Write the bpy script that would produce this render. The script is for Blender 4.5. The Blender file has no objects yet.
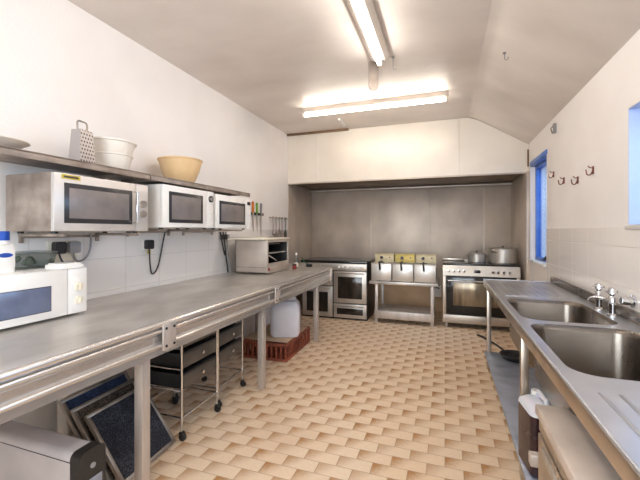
import bpy, bmesh, math, random
from mathutils import Vector, Matrix
random.seed(7)
PI = math.pi
scene = bpy.context.scene
COL = scene.collection

# ------------------------------------------------------------------ materials
def new_mat(name):
    m = bpy.data.materials.new(name); m.use_nodes = True
    nt = m.node_tree; nt.nodes.clear()
    out = nt.nodes.new('ShaderNodeOutputMaterial'); b = nt.nodes.new('ShaderNodeBsdfPrincipled')
    nt.links.new(b.outputs[0], out.inputs[0])
    return m, nt, b, out

def lin(c):
    return tuple(((x/255)/12.92 if x/255 <= .04045 else ((x/255+.055)/1.055)**2.4) for x in c) + (1,)

def pm(name, c1, c2=None, rough=.5, metal=0., scale=(4, 4, 4), bump=0., bscale=60., detail=4, rvar=.08, lo=.35, hi=.7, **kw):
    """surface of two close tones mixed by stretched noise, with noise in the roughness and a little bump"""
    m, nt, b, out = new_mat(name); N = nt.nodes.new; L = nt.links.new
    c2 = c2 or tuple(max(0, x-10) for x in c1)
    tc = N('ShaderNodeTexCoord'); mp = N('ShaderNodeMapping'); mp.inputs['Scale'].default_value = scale
    L(tc.outputs['Object'], mp.inputs[0])
    no = N('ShaderNodeTexNoise'); no.inputs['Scale'].default_value = 1.; no.inputs['Detail'].default_value = detail
    L(mp.outputs[0], no.inputs['Vector'])
    rp = N('ShaderNodeValToRGB'); rp.color_ramp.elements[0].position = lo; rp.color_ramp.elements[1].position = hi
    rp.color_ramp.elements[0].color = lin(c1); rp.color_ramp.elements[1].color = lin(c2)
    L(no.outputs[0], rp.inputs[0]); L(rp.outputs[0], b.inputs['Base Color'])
    mr = N('ShaderNodeMapRange'); mr.inputs[3].default_value = max(.03, rough-rvar); mr.inputs[4].default_value = min(1, rough+rvar)
    L(no.outputs[0], mr.inputs[0]); L(mr.outputs[0], b.inputs['Roughness'])
    b.inputs['Metallic'].default_value = metal
    if bump:
        n2 = N('ShaderNodeTexNoise'); n2.inputs['Scale'].default_value = bscale; n2.inputs['Detail'].default_value = 3
        L(tc.outputs['Object'], n2.inputs['Vector'])
        bp = N('ShaderNodeBump'); bp.inputs['Strength'].default_value = bump; bp.inputs['Distance'].default_value = .01
        L(n2.outputs[0], bp.inputs['Height']); L(bp.outputs[0], b.inputs['Normal'])
    for k, v in kw.items(): b.inputs[k].default_value = v
    return m

def emit(name, col, strength):
    m = bpy.data.materials.new(name); m.use_nodes = True; nt = m.node_tree; nt.nodes.clear()
    out = nt.nodes.new('ShaderNodeOutputMaterial'); e = nt.nodes.new('ShaderNodeEmission')
    e.inputs[0].default_value = lin(col); e.inputs[1].default_value = strength
    nt.links.new(e.outputs[0], out.inputs[0]); return m

def clear_glass(name, tint=(240, 246, 250), refl=.08):
    m = bpy.data.materials.new(name); m.use_nodes = True; nt = m.node_tree; nt.nodes.clear(); N = nt.nodes.new; L = nt.links.new
    out = N('ShaderNodeOutputMaterial'); t = N('ShaderNodeBsdfTransparent'); g = N('ShaderNodeBsdfGlossy'); mx = N('ShaderNodeMixShader')
    t.inputs[0].default_value = lin(tint); g.inputs['Roughness'].default_value = .03
    fr = N('ShaderNodeLayerWeight'); fr.inputs[0].default_value = .2
    mu = N('ShaderNodeMath'); mu.operation = 'MULTIPLY_ADD'; mu.inputs[1].default_value = .5; mu.inputs[2].default_value = refl
    L(fr.outputs['Fresnel'], mu.inputs[0]); L(mu.outputs[0], mx.inputs[0]); L(t.outputs[0], mx.inputs[1]); L(g.outputs[0], mx.inputs[2])
    L(mx.outputs[0], out.inputs[0]); return m

def mathn(nt, op, a, b=None, c=None):
    n = nt.nodes.new('ShaderNodeMath'); n.operation = op
    for i, v in enumerate((a, b, c)):
        if v is None: continue
        if isinstance(v, (int, float)): n.inputs[i].default_value = v
        else: nt.links.new(v, n.inputs[i])
    return n.outputs[0]

def mixc(nt, f, a, b, typ='MIX'):
    n = nt.nodes.new('ShaderNodeMix'); n.data_type = 'RGBA'; n.blend_type = typ
    for s, v in ((n.inputs[0], f), (n.inputs[6], a), (n.inputs[7], b)):
        if isinstance(v, (int, float)): s.default_value = v
        elif isinstance(v, tuple): s.default_value = v
        else: nt.links.new(v, s)
    return n.outputs[2]

def sstep(nt, v, a, b):
    n = nt.nodes.new('ShaderNodeMapRange'); n.interpolation_type = 'SMOOTHSTEP'
    nt.links.new(v, n.inputs[0]); n.inputs[1].default_value = a; n.inputs[2].default_value = b
    return n.outputs[0]

def floor_mat():
    m, nt, b, out = new_mat('brick_pattern_floor_tile'); N = nt.nodes.new; L = nt.links.new
    tc = N('ShaderNodeTexCoord'); sp = N('ShaderNodeSeparateXYZ'); L(tc.outputs['Object'], sp.inputs[0])
    x, y = sp.outputs[0], sp.outputs[1]
    TW, TH = .205, .102
    ys = mathn(nt, 'DIVIDE', y, TH); row = mathn(nt, 'FLOOR', ys); fy = mathn(nt, 'FRACT', ys)
    par = mathn(nt, 'FLOORED_MODULO', row, 2.)
    xs = mathn(nt, 'ADD', mathn(nt, 'DIVIDE', x, TW), mathn(nt, 'MULTIPLY', par, .5))
    fx = mathn(nt, 'FRACT', xs); cx = mathn(nt, 'FLOOR', xs)
    cb = N('ShaderNodeCombineXYZ'); L(cx, cb.inputs[0]); L(row, cb.inputs[1])
    wn = N('ShaderNodeTexWhiteNoise'); wn.noise_dimensions = '2D'; L(cb.outputs[0], wn.inputs['Vector'])
    n1 = N('ShaderNodeTexNoise'); n1.inputs['Scale'].default_value = 45; n1.inputs['Detail'].default_value = 5; L(tc.outputs['Object'], n1.inputs['Vector'])
    n2 = N('ShaderNodeTexNoise'); n2.inputs['Scale'].default_value = 1.1; n2.inputs['Detail'].default_value = 3; L(tc.outputs['Object'], n2.inputs['Vector'])
    # the tile's own burnt corner, fading across it
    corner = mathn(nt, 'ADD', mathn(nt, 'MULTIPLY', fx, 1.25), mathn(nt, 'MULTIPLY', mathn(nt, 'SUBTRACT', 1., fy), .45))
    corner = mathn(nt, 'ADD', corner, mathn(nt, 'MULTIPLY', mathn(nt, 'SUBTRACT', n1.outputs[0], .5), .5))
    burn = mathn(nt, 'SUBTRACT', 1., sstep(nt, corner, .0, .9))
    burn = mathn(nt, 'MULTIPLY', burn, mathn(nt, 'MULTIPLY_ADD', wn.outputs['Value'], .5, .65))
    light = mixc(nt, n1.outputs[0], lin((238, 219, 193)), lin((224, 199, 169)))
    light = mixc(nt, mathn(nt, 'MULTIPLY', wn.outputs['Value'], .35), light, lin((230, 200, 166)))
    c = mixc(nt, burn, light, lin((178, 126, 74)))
    c = mixc(nt, mathn(nt, 'MULTIPLY', sstep(nt, n2.outputs[0], .5, .75), .25), c, lin((176, 130, 90)))
    ex = mathn(nt, 'MINIMUM', fx, mathn(nt, 'SUBTRACT', 1., fx)); ey = mathn(nt, 'MINIMUM', fy, mathn(nt, 'SUBTRACT', 1., fy))
    e = mathn(nt, 'MINIMUM', mathn(nt, 'MULTIPLY', ex, TW), mathn(nt, 'MULTIPLY', ey, TH))
    gm = mathn(nt, 'MULTIPLY', mathn(nt, 'SUBTRACT', 1., sstep(nt, e, .001, .0038)), .7)
    c = mixc(nt, gm, c, lin((172, 134, 96)))
    L(c, b.inputs['Base Color'])
    r = mathn(nt, 'MULTIPLY_ADD', n1.outputs[0], .25, .38); L(r, b.inputs['Roughness'])
    h = mathn(nt, 'ADD', mathn(nt, 'MULTIPLY', gm, -1.), mathn(nt, 'MULTIPLY', n1.outputs[0], .3))
    bp = N('ShaderNodeBump'); bp.inputs['Strength'].default_value = .5; bp.inputs['Distance'].default_value = .003
    L(h, bp.inputs['Height']); L(bp.outputs[0], b.inputs['Normal'])
    return m

def wall_tile_mat(name, ax, tw, th, off, zoff, col=(236, 234, 232), grout=(204, 200, 196)):
    m, nt, b, out = new_mat(name); N = nt.nodes.new; L = nt.links.new
    tc = N('ShaderNodeTexCoord'); sp = N('ShaderNodeSeparateXYZ'); L(tc.outputs['Object'], sp.inputs[0])
    fx = mathn(nt, 'FRACT', mathn(nt, 'DIVIDE', mathn(nt, 'SUBTRACT', sp.outputs[ax], off), tw))
    fz = mathn(nt, 'FRACT', mathn(nt, 'DIVIDE', mathn(nt, 'SUBTRACT', sp.outputs[2], zoff), th))
    ex = mathn(nt, 'MULTIPLY', mathn(nt, 'MINIMUM', fx, mathn(nt, 'SUBTRACT', 1., fx)), tw)
    ez = mathn(nt, 'MULTIPLY', mathn(nt, 'MINIMUM', fz, mathn(nt, 'SUBTRACT', 1., fz)), th)
    gm = mathn(nt, 'SUBTRACT', 1., sstep(nt, mathn(nt, 'MINIMUM', ex, ez), .001, .004))
    no = N('ShaderNodeTexNoise'); no.inputs['Scale'].default_value = 3; L(tc.outputs['Object'], no.inputs['Vector'])
    c = mixc(nt, mathn(nt, 'MULTIPLY', no.outputs[0], .5), lin(col), lin(tuple(x-14 for x in col)))
    c = mixc(nt, gm, c, lin(grout)); L(c, b.inputs['Base Color'])
    L(mathn(nt, 'MULTIPLY_ADD', gm, .4, .22), b.inputs['Roughness'])
    bp = N('ShaderNodeBump'); bp.inputs['Strength'].default_value = .4; bp.inputs['Distance'].default_value = .002; bp.invert = True
    L(gm, bp.inputs['Height']); L(bp.outputs[0], b.inputs['Normal'])
    return m

def mesh_mat(name, dark, lightc, freq):
    """woven wire mesh: fine crossed wires over a dark core"""
    m, nt, b, out = new_mat(name); N = nt.nodes.new; L = nt.links.new
    tc = N('ShaderNodeTexCoord'); v = N('ShaderNodeTexVoronoi'); v.inputs['Scale'].default_value = freq; L(tc.outputs['Object'], v.inputs['Vector'])
    no = N('ShaderNodeTexNoise'); no.inputs['Scale'].default_value = 9; L(tc.outputs['Object'], no.inputs['Vector'])
    f = mathn(nt, 'MULTIPLY', sstep(nt, v.outputs['Distance'], .35, .7), mathn(nt, 'MULTIPLY_ADD', no.outputs[0], 1.2, -.1))
    L(mixc(nt, f, lin(dark), lin(lightc)), b.inputs['Base Color']); b.inputs['Roughness'].default_value = .5; b.inputs['Metallic'].default_value = .3
    bp = N('ShaderNodeBump'); bp.inputs['Strength'].default_value = .8; bp.inputs['Distance'].default_value = .004
    L(v.outputs['Distance'], bp.inputs['Height']); L(bp.outputs[0], b.inputs['Normal'])
    return m

M = {}
M['paint'] = pm('warm_white_wall_paint', (244, 240, 237), (237, 232, 228), .55, 0, (1.5, 1.5, 1.5), .15, 40)
M['ceil'] = pm('ceiling_paint', (226, 217, 209), (208, 198, 189), .38, 0, (1.2, 1.8, 1.2), .25, 7)
M['tan_wall'] = pm('bare_tan_wall', (216, 186, 152), (188, 156, 122), .7, 0, (3, 3, 3), .2)
M['floor'] = floor_mat()
M['tile_l'] = wall_tile_mat('white_wall_tile', 1, .36, .25, 2.23, .94, (238, 234, 230))
M['tile_r'] = wall_tile_mat('cream_wall_tile', 1, .36, .25, 2.96, .80, (250, 246, 242), (214, 206, 199))
M['steel'] = pm('brushed_steel', (206, 200, 192), (184, 178, 170), .38, .65, (3, 40, 3), .03, 90, rvar=.1)
M['top_steel'] = pm('worn_worktop_steel', (214, 209, 203), (176, 170, 163), .33, .5, (5, 2.5, 5), .04, 14, detail=8, rvar=.12, lo=.3, hi=.75)
M['edge_steel'] = pm('polished_edge_steel', (230, 226, 222), (220, 215, 210), .22, .78, (3, 3, 3), rvar=.03)
M['sink_steel'] = pm('sink_steel', (206, 208, 214), (186, 187, 192), .3, .75, (4, 4, 4), .03, 60, rvar=.08)
M['clad'] = pm('dull_steel_cladding', (220, 207, 192), (184, 171, 158), .45, .4, (2.2, 2.2, 1.6), .04, 10, detail=6, lo=.3, hi=.72)
M['side_steel'] = pm('stained_grey_steel', (176, 162, 150), (136, 122, 112), .5, .35, (9, 9, 9), .05, 50, detail=6)
M['leg_steel'] = pm('dull_leg_steel', (206, 197, 190), (186, 177, 168), .42, .5, (20, 20, 3))
M['chrome'] = pm('chrome', (226, 226, 228), (214, 214, 216), .1, 1, (8, 8, 8), rvar=.04)
M['alu'] = pm('aluminium_frame', (196, 188, 178), (160, 150, 138), .38, .9, (12, 12, 12))
M['white'] = pm('white_enamel', (238, 236, 232), (230, 227, 222), .3, 0, (6, 6, 6))
M['white_pl'] = pm('white_plastic', (240, 238, 234), (232, 229, 224), .42, 0, (8, 8, 8))
M['cream_pl'] = pm('cream_plastic', (234, 226, 206), (226, 216, 194), .45, 0, (8, 8, 8))
M['grey_pl'] = pm('grey_plastic', (150, 148, 148), (132, 130, 130), .45, 0, (8, 8, 8))
M['cloud_pl'] = pm('cloudy_white_plastic', (226, 228, 236), (214, 216, 226), .4, 0, (5, 5, 5), .05, 20, **{'Subsurface Weight': .2})
M['black'] = pm('black_plastic', (30, 29, 30), (40, 38, 38), .4, 0, (10, 10, 10))
M['bglass'] = pm('black_glass', (20, 19, 20), (28, 26, 26), .1, 0, (3, 3, 3), rvar=.03)
M['mwglass'] = pm('grey_microwave_window', (136, 128, 125), (112, 105, 104), .34, .15, (7, 7, 7), rvar=.05)
M['mwdark'] = pm('dark_window_border', (62, 60, 62), (52, 50, 52), .22, .1, (6, 6, 6))
M['ovenglass'] = pm('oven_window_glass', (40, 35, 31), (56, 48, 41), .12, .1, (9, 9, 3), rvar=.04)
M['tan'] = pm('tan_plastic', (230, 202, 158), (216, 182, 134), .5, 0, (6, 6, 3))
M['rust'] = pm('red_brown_crate_plastic', (150, 78, 54), (118, 58, 40), .55, 0, (9, 9, 9), .08, 60)
M['card'] = pm('tan_cardboard', (206, 178, 150), (186, 156, 128), .8, 0, (6, 6, 6), .1, 60)
M['smoke'] = pm('smoked_drawer_front', (92, 83, 74), (74, 67, 60), .4, 0, (6, 6, 6))
M['blue'] = pm('blue_gloss_paint', (78, 126, 206), (58, 104, 186), .35, 0, (6, 6, 6), .05, 40)
M['bluegrey'] = pm('blue_grey_shelf_steel', (186, 194, 210), (146, 154, 172), .4, .6, (4, 6, 4), .05, 16, detail=6)
M['yellow'] = pm('yellow_sticker', (208, 186, 70), (188, 164, 54), .5, 0, (30, 30, 30))
M['fry_yellow'] = pm('yellowed_panel', (226, 208, 130), (206, 184, 100), .45, .1, (14, 14, 14))
M['fry_cream'] = pm('cream_panel', (226, 214, 178), (206, 192, 150), .45, .1, (14, 14, 14))
M['red'] = pm('red_paint', (140, 42, 32), (118, 34, 28), .4, 0, (20, 20, 20))
M['rusty'] = pm('rust_red_hook_metal', (132, 76, 66), (104, 58, 50), .6, .3, (40, 40, 40))
M['orange'] = pm('orange_handle', (226, 132, 50), (212, 112, 38), .4, 0, (20, 20, 20))
M['green'] = pm('green_handle', (118, 170, 62), (98, 150, 48), .4, 0, (20, 20, 20))
M['dgreen'] = pm('dark_green_plastic', (52, 92, 58), (40, 72, 46), .4, 0, (20, 20, 20))
M['syrup'] = pm('dark_plum_liquid', (58, 34, 40), (46, 26, 32), .25, 0, (9, 9, 9))
M['brand_blue'] = pm('blue_cap_plastic', (28, 78, 176), (22, 66, 156), .35, 0, (9, 9, 9))
M['brown_trim'] = pm('brown_trim_paint', (128, 96, 66), (104, 76, 52), .5, 0, (6, 6, 6))
M['hood_in'] = pm('stained_hood_underside', (134, 112, 88), (104, 84, 64), .45, .5, (3, 3, 3), .05, 20)
M['hood'] = pm('painted_hood_panel', (232, 224, 212), (222, 213, 200), .35, .1, (1.6, 1.6, 1.6), .06, 12)
M['mesh_b'] = mesh_mat('black_wire_mesh', (14, 16, 24), (92, 96, 112), 150)
M['mesh_br'] = mesh_mat('greasy_wire_mesh', (30, 24, 22), (150, 128, 108), 130)
M['mesh_bl'] = mesh_mat('blue_grey_wire_mesh', (22, 30, 52), (92, 110, 150), 140)
M['glass'] = clear_glass('window_glass')
M['tub'] = clear_glass('clear_tub_plastic', (222, 228, 226), .12)
M['wglass'] = clear_glass('clear_dish_glass', (226, 224, 220), .15)
M['tube_warm'] = emit('lit_tube_back', (255, 244, 230), 18)
M['tube_cool'] = emit('lit_tube_front', (255, 248, 240), 17)
M['grater'] = None
M['bowl_pl'] = pm('pale_bowl_plastic', (238, 232, 222), (230, 222, 210), .45, 0, (8, 8, 8))
def grater_mat():
    m, nt, b, out = new_mat('punched_grater_steel'); N = nt.nodes.new; L = nt.links.new
    tc = N('ShaderNodeTexCoord'); sp = N('ShaderNodeSeparateXYZ'); L(tc.outputs['Object'], sp.inputs[0])
    rz = mathn(nt, 'DIVIDE', sp.outputs[2], .024); row = mathn(nt, 'FLOOR', rz); par = mathn(nt, 'FLOORED_MODULO', row, 2.)
    def hole(s):
        fy = mathn(nt, 'FRACT', mathn(nt, 'ADD', mathn(nt, 'DIVIDE', s, .021), mathn(nt, 'MULTIPLY', par, .5)))
        a = mathn(nt, 'POWER', mathn(nt, 'SUBTRACT', fy, .5), 2.); c = mathn(nt, 'POWER', mathn(nt, 'SUBTRACT', mathn(nt, 'FRACT', rz), .5), 2.)
        return mathn(nt, 'SUBTRACT', 1., sstep(nt, mathn(nt, 'ADD', a, c), .05, .09))
    sn = N('ShaderNodeSeparateXYZ'); L(tc.outputs['Normal'], sn.inputs[0])
    h = mathn(nt, 'MULTIPLY', hole(sp.outputs[1]), mathn(nt, 'GREATER_THAN', mathn(nt, 'ABSOLUTE', sn.outputs[0]), .7))
    L(mixc(nt, h, lin((176, 170, 168)), lin((52, 48, 46))), b.inputs['Base Color'])
    L(mathn(nt, 'MULTIPLY_ADD', h, -.5, .7), b.inputs['Metallic']); b.inputs['Roughness'].default_value = .35
    bp = N('ShaderNodeBump'); bp.inputs['Strength'].default_value = .7; bp.inputs['Distance'].default_value = .003; L(h, bp.inputs['Height']); L(bp.outputs[0], b.inputs['Normal'])
    return m
M['grater'] = grater_mat()
M['grill'] = pm('stained_grill_steel', (204, 192, 180), (182, 168, 156), .42, .45, (4, 4, 4), .03, 30)
M['fitting'] = pm('grey_fitting_paint', (196, 184, 172), (184, 172, 160), .5, 0, (5, 5, 5))
M['white_st'] = pm('light_steel_front', (222, 216, 210), (206, 200, 194), .4, .4, (5, 5, 5))
M['bowl'] = pm('stained_sink_bowl_steel', (136, 127, 118), (108, 99, 90), .26, .9, (3, 3, 2), .03, 40, detail=6, rvar=.08)  # dark brown stands for the bowl's warm reflections, painted into its colour
M['skirt'] = pm('floor_reflecting_steel', (206, 194, 180), (182, 170, 156), .3, .95, (6, 6, 6), rvar=.08)
M['lid_steel'] = pm('scuffed_lid_steel', (222, 210, 200), (200, 188, 178), .45, .4, (5, 5, 5), rvar=.08)
M['case'] = pm('grey_painted_case', (206, 202, 204), (190, 186, 188), .4, .3, (5, 5, 5))
M['ovenw'] = pm('beige_oven_window', (150, 134, 110), (96, 82, 66), .2, .5, (14, 2, 1.5), rvar=.05)  # beige streaks are the glass's reflection, painted into its colour
M['range_steel'] = pm('warm_range_steel', (200, 190, 178), (182, 172, 160), .36, .8, (3, 20, 3))
M['tank'] = pm('bright_fryer_steel', (224, 220, 214), (206, 200, 192), .36, .7, (6, 6, 6))

# ------------------------------------------------------------------ mesh helper
class MB:
    def __init__(s): s.bm = bmesh.new()
    def box(s, x0, x1, y0, y1, z0, z1, bev=.003, rot=None, piv=None):
        r = bmesh.ops.create_cube(s.bm, size=1.)
        vs = r['verts']
        for v in vs:
            v.co = Vector(((x0+x1)/2+v.co.x*(x1-x0), (y0+y1)/2+v.co.y*(y1-y0), (z0+z1)/2+v.co.z*(z1-z0)))
        if bev:
            bev = min(bev, .45*min(abs(x1-x0), abs(y1-y0), abs(z1-z0)))
            es = list({e for v in vs for e in v.link_edges})
            g = bmesh.ops.bevel(s.bm, geom=es, offset=bev, segments=2, affect='EDGES', profile=.5)
            vs = list({v for f in g['faces'] for v in f.verts} | {v for v in vs if v.is_valid})
        if rot is not None:
            p = Vector(piv if piv else ((x0+x1)/2, (y0+y1)/2, (z0+z1)/2))
            bmesh.ops.rotate(s.bm, verts=vs, cent=p, matrix=rot)
        return s
    def tube(s, pts, r, seg=10, closed=False, caps=True):
        P = [Vector(p) for p in pts]; n = len(P); rings = []
        rr = r if isinstance(r, (list, tuple)) else [r]*n
        prev = None
        for i in range(n):
            a = P[(i-1) % n] if (closed or i > 0) else P[i]
            b = P[(i+1) % n] if (closed or i < n-1) else P[i]
            t = (b-a).normalized()
            if prev is None:
                u = t.cross(Vector((0, 0, 1)))
                if u.length < 1e-3: u = t.cross(Vector((1, 0, 0)))
            else:
                u = prev - t*prev.dot(t)
                if u.length < 1e-4: u = t.orthogonal()
            u.normalize(); prev = u; w = t.cross(u)
            rings.append([s.bm.verts.new(P[i]+(u*math.cos(2*PI*k/seg)+w*math.sin(2*PI*k/seg))*rr[i]) for k in range(seg)])
        for i in range(n if closed else n-1):
            A, B = rings[i], rings[(i+1) % n]
            for k in range(seg): s.bm.faces.new((A[k], A[(k+1) % seg], B[(k+1) % seg], B[k]))
        if caps and not closed:
            s.bm.faces.new(rings[0][::-1]); s.bm.faces.new(rings[-1])
        return s
    def cyl(s, a, b, r, seg=20, r2=None): return s.tube([a, b], [r, r if r2 is None else r2], seg)
    def lathe(s, prof, c=(0, 0, 0), seg=40, axis='z'):
        """prof: (radius, height) list; radius 0 closes at the axis"""
        rings = []
        def pt(r, h, a):
            x, y = r*math.cos(a), r*math.sin(a)
            if axis == 'x': return Vector((c[0]+h, c[1]+x, c[2]+y))
            if axis == 'y': return Vector((c[0]+x, c[1]+h, c[2]+y))
            return Vector((c[0]+x, c[1]+y, c[2]+h))
        for r, h in prof:
            rings.append([s.bm.verts.new(pt(0, h, 0))] if r < 1e-6 else [s.bm.verts.new(pt(r, h, 2*PI*k/seg)) for k in range(seg)])
        for A, B in zip(rings, rings[1:]):
            for k in range(seg):
                j = (k+1) % seg
                if len(A) == 1 and len(B) == 1: continue
                if len(A) == 1: s.bm.faces.new((A[0], B[j], B[k]))
                elif len(B) == 1: s.bm.faces.new((A[k], A[j], B[0]))
                else: s.bm.faces.new((A[k], A[j], B[j], B[k]))
        return s
    def prism(s, poly, axis, a0, a1):
        """poly in the two other axes (x,y / x,z / y,z order), extruded along axis"""
        def pt(p, a):
            return {'x': (a, p[0], p[1]), 'y': (p[0], a, p[1]), 'z': (p[0], p[1], a)}[axis]
        A = [s.bm.verts.new(pt(p, a0)) for p in poly]; B = [s.bm.verts.new(pt(p, a1)) for p in poly]; n = len(poly)
        for k in range(n): s.bm.faces.new((A[k], A[(k+1) % n], B[(k+1) % n], B[k]))
        s.bm.faces.new(A[::-1]); s.bm.faces.new(B)
        return s
    def move(s, mat): bmesh.ops.transform(s.bm, matrix=mat, verts=s.bm.verts); return s
    def build(s, name, mat, parent=None, loc=(0, 0, 0), rot=(0, 0, 0), ang=38):
        bmesh.ops.recalc_face_normals(s.bm, faces=s.bm.faces)
        lim = math.radians(ang)
        for e in s.bm.edges:
            e.smooth = (len(e.link_faces) == 2 and e.calc_face_angle(9) < lim)
        for f in s.bm.faces: f.smooth = True
        me = bpy.data.meshes.new(name); s.bm.to_mesh(me); s.bm.free()
        me.materials.append(mat)
        o = bpy.data.objects.new(name, me); COL.objects.link(o)
        o.location = loc; o.rotation_euler = rot
        if parent is not None: o.parent = parent
        return o

def tag(o, label=None, cat=None, group=None, kind=None):
    for k, v in (('label', label), ('category', cat), ('group', group), ('kind', kind)):
        if v: o[k] = v
    return o
def thing(name, label, cat, loc=(0, 0, 0), rz=0., group=None):
    o = bpy.data.objects.new(name, None); COL.objects.link(o); o.empty_display_size = .05
    o.location = loc; o.rotation_euler = (0, 0, rz)
    return tag(o, label, cat, group)
def copy_tree(o, parent=None):
    c = o.copy(); COL.objects.link(c); c.parent = parent
    for ch in list(o.children): copy_tree(ch, c)
    return c
def struct(mb, name, mat, parent=None):
    o = mb.build(name, mat, parent)
    if parent is None: o['kind'] = 'structure'
    return o
def rrect(x0, x1, y0, y1, r, n=6):
    P = []
    for cx, cy, a0 in ((x1-r, y1-r, 0), (x0+r, y1-r, PI/2), (x0+r, y0+r, PI), (x1-r, y0+r, 1.5*PI)):
        P += [(cx+r*math.cos(a0+PI/2*k/n), cy+r*math.sin(a0+PI/2*k/n)) for k in range(n+1)]
    return P
def arc(c, r, a0, a1, n, plane='xz', off=0):
    out = []
    for k in range(n+1):
        a = a0+(a1-a0)*k/n; u, v = c[0]+r*math.cos(a), c[1]+r*math.sin(a)
        out.append({'xz': (u, off, v), 'yz': (off, u, v), 'xy': (u, v, off)}[plane])
    return out
def bez(p0, p1, p2, p3, n=12):
    p0, p1, p2, p3 = map(Vector, (p0, p1, p2, p3))
    return [p0*(1-t)**3+p1*3*t*(1-t)**2+p2*3*t*t*(1-t)+p3*t**3 for t in [k/n for k in range(n+1)]]
def Rx(a): return Matrix.Rotation(a, 3, 'X')
def Ry(a): return Matrix.Rotation(a, 3, 'Y')
def Rz(a): return Matrix.Rotation(a, 3, 'Z')

# ------------------------------------------------------------------ the room
XL, XR, YB, YF = -2.47, 1.06, 6.55, -1.6
ZC, XS, ZR = 3.0, .37, 2.53          # flat ceiling, where it starts to slope, its height at the window wall
YH = 5.43                             # front of the extractor canopy
struct(MB().box(XL-.2, XR+.3, YF-.2, YB+.2, -.1, 0, 0), 'floor', M['floor'])
struct(MB().box(XL-.2, XS-.06, YF-.2, YB+.2, ZC, ZC+.2, 0), 'ceiling', M['ceil'])
struct(MB().prism([(XS-.06, ZC), (XS-.02, ZC-.006), (XS+.02, ZC-.02), (XS+.06, ZC-.045), (XR+.3, ZR-.15), (XR+.3, ZC+.2), (XS-.06, ZC+.2)], 'y', YF-.2, YB+.2), 'ceiling', M['ceil'])
struct(MB().box(XL-.2, XL, YF-.2, YB+.2, 0, ZC, 0), 'wall_left', M['paint'])
struct(MB().box(XL-.2, XR+.3, YB, YB+.2, 0, ZC, 0), 'wall_back', M['tan_wall'])
W3 = (-1.9, .5, .9, 2.3)            # x0, x1, z0, z1 of the window added behind the camera for even light
struct(MB().box(XL-.2, W3[0], YF-.2, YF, 0, ZC, 0).box(W3[1], XR+.3, YF-.2, YF, 0, ZC, 0).box(W3[0], W3[1], YF-.2, YF, 0, W3[2], 0).box(W3[0], W3[1], YF-.2, YF, W3[3], ZC, 0), 'wall_front', M['paint'])
W1 = (4.55, 5.34, 1.02, 2.25); W2 = (.9, 2.69, 1.43, 2.15)
w = MB()
w.box(XR, XR+.25, YF-.2, W2[0], 0, ZC, 0).box(XR, XR+.25, W2[0], W2[1], 0, W2[2], 0).box(XR, XR+.25, W2[0], W2[1], W2[3], ZC, 0)
w.box(XR, XR+.25, W2[1], W1[0], 0, ZC, 0).box(XR, XR+.25, W1[0], W1[1], 0, W1[2], 0).box(XR, XR+.25, W1[0], W1[1], W1[3], ZC, 0)
w.box(XR, XR+.25, W1[1], YB+.2, 0, ZC, 0)
struct(w, 'wall_right', M['paint'])
# tiled bands and the steel cladding of the cooking alcove
struct(MB().box(XL, XL+.008, YF, YH-.01, .88, 1.42, .001), 'trim_1', M['tile_l'])
struct(MB().box(XR-.008, XR, YF, 4.53, 0, 1.425, .001), 'trim_2', M['tile_r'])
t = struct(MB().box(XL+.012, XR-.012, YB-.012, YB-.001, .46, 2.19, .001), 'trim_3', M['clad'])
sm = MB()
for x in (-1.3, -.25, .62): sm.box(x-.012, x+.012, YB-.016, YB-.012, .47, 2.18, .001)
struct(sm, 'panel_seam', M['clad'], t)
struct(MB().box(XL, XL+.012, YH, YB-.001, .0, 2.19, .001), 'trim_4', M['clad'])
struct(MB().box(XR-.04, XR, YH-.06, YB-.001, 0, 2.19, .002), 'trim_5', M['clad'])
struct(MB().box(XL+.005, -1.42, YH-.05, YH-.012, ZC-.03, ZC, .003), 'trim_6', M['brown_trim'])
struct(MB().box(XR-.022, XR-.002, YH-.012, YH-.001, 2.26, 2.49, .002), 'trim_7', M['brown_trim'])  # dark strip standing in for the shaded gap between canopy and wall
# windows
def window(n, W, mat, fd, mull):
    y0, y1, z0, z1 = W; x0 = XR+fd; x1 = x0+.06; f = .05
    m = MB(); m.box(x0, x1, y0, y0+f, z0, z1).box(x0, x1, y1-f, y1, z0, z1).box(x0, x1, y0+f, y1-f, z0, z0+f).box(x0, x1, y0+f, y1-f, z1-f, z1)
    for y in mull: m.box(x0+.005, x1-.005, y-.025, y+.025, z0+f, z1-f)
    o = struct(m, 'window_%d' % n, mat)
    struct(MB().box(x0+.025, x0+.031, y0+f, y1-f, z0+f, z1-f, 0), 'window_pane', M['glass'], o)
    return o
w1 = window(1, W1, M['blue'], .055, [])
lin1 = MB().box(XR+.001, XR+.11, W1[0], W1[1], W1[3]-.012, W1[3], .001).box(XR-.012, XR+.02, W1[0]-.03, W1[1], W1[3], W1[3]+.05, .003)
struct(lin1, 'window_head_lining', M['blue'], w1)
struct(MB().box(XR-.03, XR+.11, W1[0], W1[1], W1[2]-.02, W1[2]+.012, .003), 'window_sill', M['white'], w1)
st = MB().box(XR+.02, XR+.045, 4.60, 4.63, W1[2]+.012, W1[2]+.13, .004).cyl((XR+.03, 4.615, W1[2]+.11), (XR-.02, 4.60, W1[2]+.05), .014, 10)
struct(st, 'window_catch', M['mwdark'], w1)
w2 = window(2, W2, M['white'], .15, [1.8])
M['pale_blue'] = pm('pale_blue_reveal_paint', (186, 202, 234), (174, 192, 228), .5, 0, (4, 4, 4))  # blue of the daylight on the reveal, painted into its colour
lin2 = MB().box(XR+.001, XR+.15, W2[1]-.008, W2[1], W2[2]+.008, W2[3], .001).box(XR+.001, XR+.15, W2[0], W2[1]-.008, W2[3]-.008, W2[3], .001)
struct(lin2, 'window_reveal_lining', M['pale_blue'], w2)  # thin lining added to carry the daylight tint
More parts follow.
